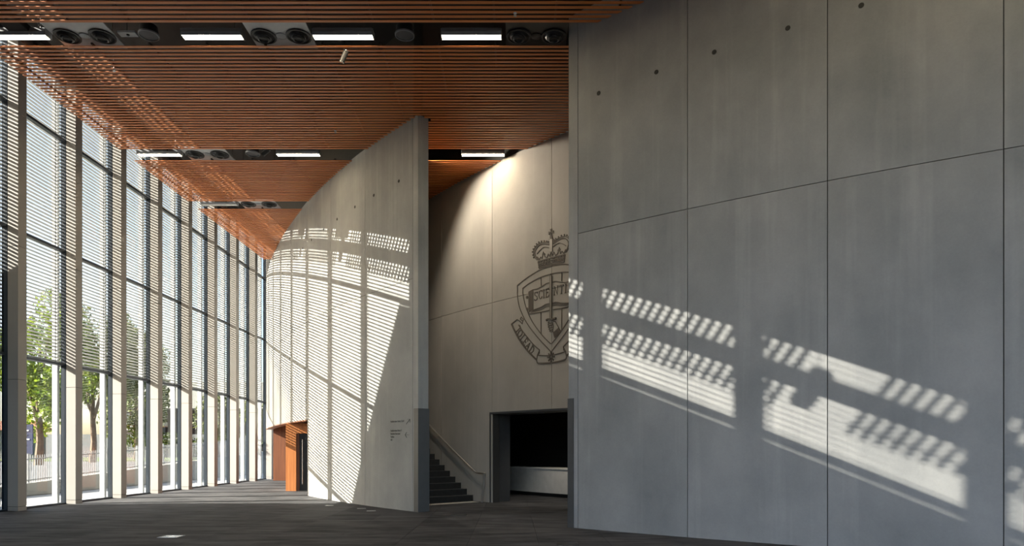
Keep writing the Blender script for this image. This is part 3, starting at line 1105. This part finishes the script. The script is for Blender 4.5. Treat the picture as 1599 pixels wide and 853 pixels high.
def nozzle_plate(x, y, label, dark=False):
    z = ZC + 0.10
    t = thing('air_nozzle_plate', (x, y, z), label, 'air vent', 'twin jet nozzle plates in the ceiling slots')
    MB().box(x - 0.63, x + 0.63, y - 0.36, y + 0.52, z, z + 0.02).obj('plate', 'black' if dark else 'plate', t)
    for s in (-1, 1):
        cx_ = x + s * 0.36
        cy_ = y + 0.08
        nz = MB()
        nz.lathe((cx_, cy_, z), [(0.255, 0.0), (0.255, -0.025), (0.225, -0.03), (0.21, -0.012), (0.19, -0.008)], 28, cap=False)
        n_ = nz.obj('nozzle_ring', 'black', t, True)
        MB().lathe((cx_, cy_, z - 0.004), [(0.19, 0.0), (0.17, -0.03), (0.15, -0.05), (0.13, -0.045), (0.12, -0.075), (0.09, -0.09), (0.075, -0.06), (0.0, -0.05)], 28, cap=False).obj('nozzle_ball', 'black', n_, True)
    MB().lathe((x, y + 0.08, z), [(0.11, 0), (0.11, -0.012), (0.095, -0.018), (0.02, -0.02)], 20).obj('sensor_disc', 'black' if dark else 'grey', t, True)
    for sx in (-1, 1):
        MB().tube([(x + sx * 0.55, y + 0.1, z + 0.02), (x + sx * 0.55, y + 0.1, ZS)], 0.006, 6).obj('hanger', 'black', t)
nozzle_plate(-8.79, 13.97, 'grey plate with twin black air nozzles in the nearest slot, leftmost')
nozzle_plate(-4.75, 13.97, 'grey plate with twin black air nozzles between two lit ceiling lights')
nozzle_plate(0.50, 13.97, 'black plate with twin black air nozzles beside the grey wall', True)
nozzle_plate(-8.79, 19.62, 'grey plate with twin black air nozzles in the second slot')
nozzle_plate(-8.79, 23.62, 'grey plate with twin black air nozzles in the farthest slot')

def ceiling_speaker(x, y, label):
    z = ZC + 0.10
    t = thing('ceiling_speaker', (x, y, z), label, 'speaker', 'round speakers in the ceiling slots')
    MB().lathe((x, y, z), [(0.20, 0.0), (0.20, -0.03), (0.185, -0.035), (0.18, -0.02)], 28, cap=False).obj('rim', 'grey', t, True)
    MB().lathe((x, y, z), [(0.182, -0.01), (0.10, -0.022), (0.02, -0.026)], 28).obj('grille', 'speaker', t, True)
    MB().lathe((x, y, z), [(0.17, 0.16), (0.19, 0.0)], 20).obj('can', 'black', t, True)
    MB().tube([(x, y, z + 0.16), (x, y, ZS)], 0.006, 6).obj('hanger', 'black', t)
ceiling_speaker(-7.45, 14.0, 'round dark ceiling speaker right of the leftmost nozzle plate')
ceiling_speaker(-2.2, 14.0, 'round dark ceiling speaker between the two right-hand lights of the nearest slot')
ceiling_speaker(-7.45, 19.62, 'round dark ceiling speaker in the second slot')

bx_ = thing('junction_box', (-7.9, 13.98, ZC + 0.1), 'small pale switch plate beside the leftmost round speaker', 'electrical box')
MB().box(-8.06, -7.70, 13.93, 14.09, ZC + 0.10, ZC + 0.14).obj('box', 'grey', bx_)
MB().lathe((-7.88, 14.01, ZC + 0.10), [(0.03, 0), (0.03, -0.01), (0.02, -0.02)], 12).obj('sensor', 'black', bx_)
MB().tube([(-7.9, 14.01, ZC + 0.14), (-7.9, 14.01, ZS)], 0.006, 6).obj('hanger', 'black', bx_)

def spot(x, y, z, label, aim):
    t = thing('spotlight', (x, y, z), label, 'spotlight')
    MB().tube([(x, y, z + 0.30), (x, y, z + 0.06)], 0.012, 8).obj('stem', 'black', t)
    d_ = Vector(aim).normalized()
    p = Vector((x, y, z))
    MB().tube([p - d_ * 0.11, p - d_ * 0.09, p + d_ * 0.10, p + d_ * 0.13], 0.05, 14, [0.04, 0.055, 0.055, 0.06]).obj('lamp_head', 'black', t, True)
    MB().tube([p - d_ * 0.125, p - d_ * 0.111], 0.042, 14).obj('back_cap', 'chrome', t, True)
    MB().tube([p + d_ * 0.131, p + d_ * 0.136], 0.05, 14).obj('lens', 'chrome', t, True)
spot(-3.52, 14.32, ZC - 0.16, 'small black spotlight hanging below the timber slats', (-0.45, 0.15, -0.9))
spot(-7.02, 19.5, ZC + 0.08, 'silver spotlight tucked into the second ceiling slot', (-0.7, 0.2, -0.4))

fd = thing('floodlight', (-2.9, 19.5, ZC + 0.12), 'small floodlight in the second slot washing the crest wall', 'floodlight')
MB().box(-2.98, -2.82, 19.44, 19.56, ZC + 0.13, ZC + 0.19).obj('body', 'black', fd)
MB().tube([(-2.9, 19.5, ZC + 0.19), (-2.9, 19.5, ZS)], 0.008, 6).obj('hanger', 'black', fd)
ld = bpy.data.lights.new('floodlight_beam', 'SPOT')
ld.energy = 390
ld.color = (1.0, 0.90, 0.75)
ld.spot_size = radians(150)
ld.spot_blend = 0.5
ld.shadow_soft_size = 0.05
lo = bpy.data.objects.new('floodlight_beam', ld)
lo.location = (0, 0, -0.04)
lo.rotation_euler = Vector((0.75, -0.4, -1.0)).to_track_quat('-Z', 'Y').to_euler()
lo.parent = fd
C.objects.link(lo)

def sprinkler(x, y, label):
    t = thing('sprinkler', (x, y, ZC - 0.05), label, 'sprinkler', 'sprinkler heads below the slats')
    MB().tube([(x, y, ZC + 0.3), (x, y, ZC - 0.03)], 0.012, 8).obj('pipe', 'chrome', t)
    MB().lathe((x, y, ZC - 0.05), [(0.03, 0.0), (0.03, 0.006)], 12).obj('deflector', 'chrome', t)
    MB().lathe((x, y, ZC - 0.02), [(0.02, 0.0), (0.035, 0.02)], 12).obj('rosette', 'white', t)
sprinkler(0.06, 13.16, 'tiny white sprinkler head near the grey wall, in front of the nearest slot')
sprinkler(-4.66, 18.02, 'tiny white sprinkler head close to the second ceiling slot')
sprinkler(-8.8, 15.10, 'tiny sprinkler head behind the leftmost nozzle plate')

# ------------------------------------------------------------------ fittings in the floor
def floor_box(x, y, w, d_, label, lid):
    t = thing('floor_box', (x, y, 0), label, 'floor box', 'service boxes in the floor')
    f = MB()
    f.box(x - w / 2, x + w / 2, y - d_ / 2, y - d_ / 2 + 0.015, 0, 0.006).box(x - w / 2, x + w / 2, y + d_ / 2 - 0.015, y + d_ / 2, 0, 0.006)
    f.box(x - w / 2, x - w / 2 + 0.015, y - d_ / 2, y + d_ / 2, 0, 0.006).box(x + w / 2 - 0.015, x + w / 2, y - d_ / 2, y + d_ / 2, 0, 0.006)
    f.obj('frame', 'grey' if lid == 'chrome' else 'black', t)
    MB().box(x - w / 2 + 0.016, x + w / 2 - 0.016, y - d_ / 2 + 0.016, y + d_ / 2 - 0.016, 0, 0.004).obj('lid', lid, t)
floor_box(-6.2, 12.42, 0.36, 0.34, 'bright square floor box in the dark floor at lower left', 'chrome')
floor_box(-1.29, 16.5, 0.40, 0.42, 'dark square floor box in front of the stair', 'black')
floor_box(0.93, 11.5, 0.36, 0.36, 'dark square floor box before the edge of the grey wall', 'black')
for i, (x, y, lab) in enumerate(((-4.02, 18.25, 'round steel floor socket at the sunlit wall, middle of three'), (-3.62, 17.55, 'round steel floor socket nearest the free end of the sunlit wall'), (-5.14, 19.2, 'round steel floor socket at the edge of the sunlit floor'))):
    t = thing('floor_socket', (x, y, 0), lab, 'floor socket', 'steel caps along the wall')
    MB().lathe((x, y, 0), [(0.12, 0.0), (0.115, 0.006)], 20).obj('rim', 'grey', t)
    MB().lathe((x, y, 0.004), [(0.10, 0.0), (0.10, 0.004)], 20).obj('lid', 'chrome', t)

# ------------------------------------------------------------------ outside
tag(MB().box(-16.6, -13.12, -14, 46, -0.3, -0.02).obj('paving', 'paving'), kind='structure')
gz = lambda y: 0.385 + (y - 23) * 0.045
rw = MB().prism([(8, 0), (46, 0), (46, gz(46)), (14.5, 0.02), (8, 0.02)], -16.85, -16.55).obj('retaining_wall', 'render')
tag(rw, kind='structure')
tag(MB().prism([(-20, -0.3), (130, -0.3), (130, 0.75), (34, 0.72), (15, -0.02), (-20, -0.02)], -120, -16.85).obj('ground', 'road'), kind='structure')
tag(MB().box(-70, -17.2, 47, 62, 0.70, 0.80).obj('lawn', 'grass'), kind='structure')
fe = thing('fence', (-16.7, 19, gz(19)), 'pale metal picket fence on the low wall outside the glass', 'fence')
pk = MB().box(-0.012, 0.012, -0.012, 0.012, 0.0, 0.95).mesh('picket', 'fence')
n = 0
y = 19.0
while y < 44:
    if n % 19 == 0:
        MB().box(-16.73, -16.67, y - 0.03, y + 0.03, gz(y), gz(y) + 1.02).obj('post', 'fence', fe)
    else:
        inst('picket', pk, (0, y - 19, gz(y) - gz(19)), fe)
    y += 0.12
    n += 1
for dz in (0.10, 0.83):
    MB().bar((-16.7, 19, gz(19) + dz), (-16.7, 44, gz(44) + dz), 0.03, 0.04).obj('rail', 'fence', fe)

def foliage(c, rx, ry, rz, n, size, seed, holes=0.0):
    rnd = random.Random(seed)
    blobs = []
    for _ in range(26):
        while True:
            p = (rnd.uniform(-1, 1), rnd.uniform(-1, 1), rnd.uniform(-1, 1))
            if p[0] ** 2 + p[1] ** 2 + p[2] ** 2 < 1: break
        blobs.append((p, rnd.uniform(0.22, 0.42)))
    mb = MB()
    for _ in range(n):
        p, r = rnd.choice(blobs)
        a, b = rnd.uniform(0, 2 * pi), rnd.uniform(-1, 1)
        q = sqrt(1 - b * b)
        rr = r * rnd.uniform(0.5, 1.0)
        o = Vector((c[0] + rx * (p[0] + rr * q * cos(a)), c[1] + ry * (p[1] + rr * q * sin(a)), c[2] + rz * (p[2] + rr * b)))
        u = Vector((rnd.gauss(0, 1), rnd.gauss(0, 1), rnd.gauss(0, 1))).normalized()
        v = u.cross(Vector((rnd.gauss(0, 1), rnd.gauss(0, 1), rnd.gauss(0, 1)))).normalized()
        s = size * rnd.uniform(0.6, 1.2)
        mb.add([o - u * s, o - v * s * 0.45, o + u * s, o + v * s * 0.45], [(0, 1, 2, 3)])
    return mb
def tree(x, y, zt, h, rx, rz, mat, label, n, size, seed):
    t = thing('tree', (x, y, 0.6), label, 'tree', 'trees outside the glass')
    rnd = random.Random(seed)
    zc = h - rz
    MB().tube([(x, y, 0.4), (x + 0.1, y, zt * 0.5), (x - 0.05, y + 0.1, zt), (x + 0.1, y, zc + rz * 0.4)], 0.2, 8, [0.24, 0.18, 0.14, 0.05]).obj('trunk', 'bark', t, True)
    for k in range(5):
        a = k * 1.3 + seed
        MB().tube([(x, y, zt * (0.7 + 0.06 * k)), (x + cos(a) * rx * 0.35, y + sin(a) * rx * 0.35, zc - rz * 0.1), (x + cos(a) * rx * 0.6, y + sin(a) * rx * 0.6, zc + rz * 0.3)], 0.06, 6, [0.08, 0.05, 0.02]).obj('branch', 'bark', t, True)
    me = foliage((x, y, zc), rx, rx, rz, n, size, seed).obj('foliage', mat, t)
    tag(me, kind='stuff')
tree(-25.4, 36.6, 4.0, 9.8, 2.5, 3.5, 'leafA', 'bright green tree seen between the first two columns', 9500, 0.15, 3)
tree(-26.8, 43.6, 4.0, 10.6, 2.8, 3.9, 'leafB', 'olive green tree seen between the second and third columns', 9500, 0.16, 5)
tree(-28.4, 51.5, 3.5, 10.5, 2.5, 4.0, 'leafB', 'olive tree seen between the third and fourth columns', 8500, 0.17, 8)
tree(-24.5, 56.5, 2.6, 6.0, 1.5, 1.9, 'leafB', 'smaller dark tree standing before the far white building', 2200, 0.15, 11)
tree(-23.0, 62.0, 2.6, 6.4, 1.7, 2.0, 'leafB', 'small tree at the far end of the fence', 2200, 0.15, 14)

# grey garden wall, hedge, houses
tag(MB().box(-46, -24, 64, 64.4, 0.5, 2.95).obj('garden_wall', 'house'), kind='structure')
bd = thing('building', (-34, 70, 0.6), 'white building with deep shaded balcony and louvred screen beyond the trees', 'building')
MB().box(-42.5, -22, 67.5, 80, 5.6, 8.2).obj('upper_storey', 'render', bd)
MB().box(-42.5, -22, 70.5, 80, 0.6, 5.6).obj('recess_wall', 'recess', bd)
MB().box(-36.3, -35.8, 67.6, 70.5, 0.6, 5.6).obj('pier', 'render', bd)
sm_ = MB().box(-2.2, 2.2, -0.03, 0.03, 0, 0.16).mesh('louvre', 'render')
for i in range(7):
    inst('louvre', sm_, (-34 - 3.2 + 34, 68.0 - 70, 2.85 + 0.3 * i), bd)
MB().box(-39.4, -34.8, 67.7, 68.0, 1.9, 2.7).obj('parapet', 'render', bd)
h1 = thing('house', (-29, 44, 0.6), 'low grey house with a red roof behind the first tree', 'house')
MB().box(-46, -36.6, 52, 53.6, 0.5, 3.05).obj('walls', 'house', h1)
MB().prism([(51.4, 3.0), (54.2, 3.0), (52.8, 3.75)], -46.5, -36.3).obj('roof', 'brick', h1)
MB().box(-38.4, -37.6, 51.95, 52.05, 0.6, 2.6).obj('door', 'recess', h1)
MB().box(-41.0, -39.0, 51.95, 52.05, 1.4, 2.6).obj('window', 'glass', h1)
hg = tag(foliage((-30, 63.4, 2.0), 7.0, 0.5, 1.3, 5200, 0.16, 21).obj('hedge', 'hedge'), 'dark leafy hedge along the grey garden wall', 'hedge')
sb = thing('street_sign', (-22.0, 31.0, 0.6), 'blue sign board with white lines beyond the fence, beside the first column', 'sign')
MB().box(-22.35, -21.75, 30.97, 31.03, 1.35, 2.7).obj('board', 'blue', sb)
for i, (w, z) in enumerate(((0.36, 2.4), (0.28, 2.2), (0.40, 2.0), (0.22, 1.75))):
    MB().box(-22.28, -22.28 + w, 30.955, 30.97, z, z + 0.05).obj('text_bar', 'white', sb)
for x in (-22.25, -21.85):
    MB().tube([(x, 31.0, 0.5), (x, 31.0, 1.4)], 0.03, 8).obj('post', 'grey', sb)

# unseen wing, inferred from its raking shadow edge, added to block the sun
WX = -17.2
dx = XL - 0.1 - WX
k1, k2 = 0.195 * dx, 0.50 * dx
pts = [(19.4 - k1, -0.3), (19.4 - k1, 1.55 + k2), (18.35 - k1, 2.46 + EYE + k2), (15.86 - k1, 8.84 + EYE + k2), (-40, 8.84 + EYE + k2), (-40, -0.3)]
wg = thing('sun_block_wing', (WX, 0, 0), 'unseen dark clad wing of the next building, added to block the sun', 'building')
m = MB()
n = len(pts)
back = [(y - 0.8 if y > -39 else y, z) for y, z in pts]
m.add([(WX, y, z) for y, z in pts] + [(WX - 4.0, y, z) for y, z in back],
      [tuple(range(n)), tuple(range(2 * n - 1, n - 1, -1))] + [(i, i + n, (i + 1) % n + n, (i + 1) % n) for i in range(n)])
m.obj('wall', 'wing', wg)
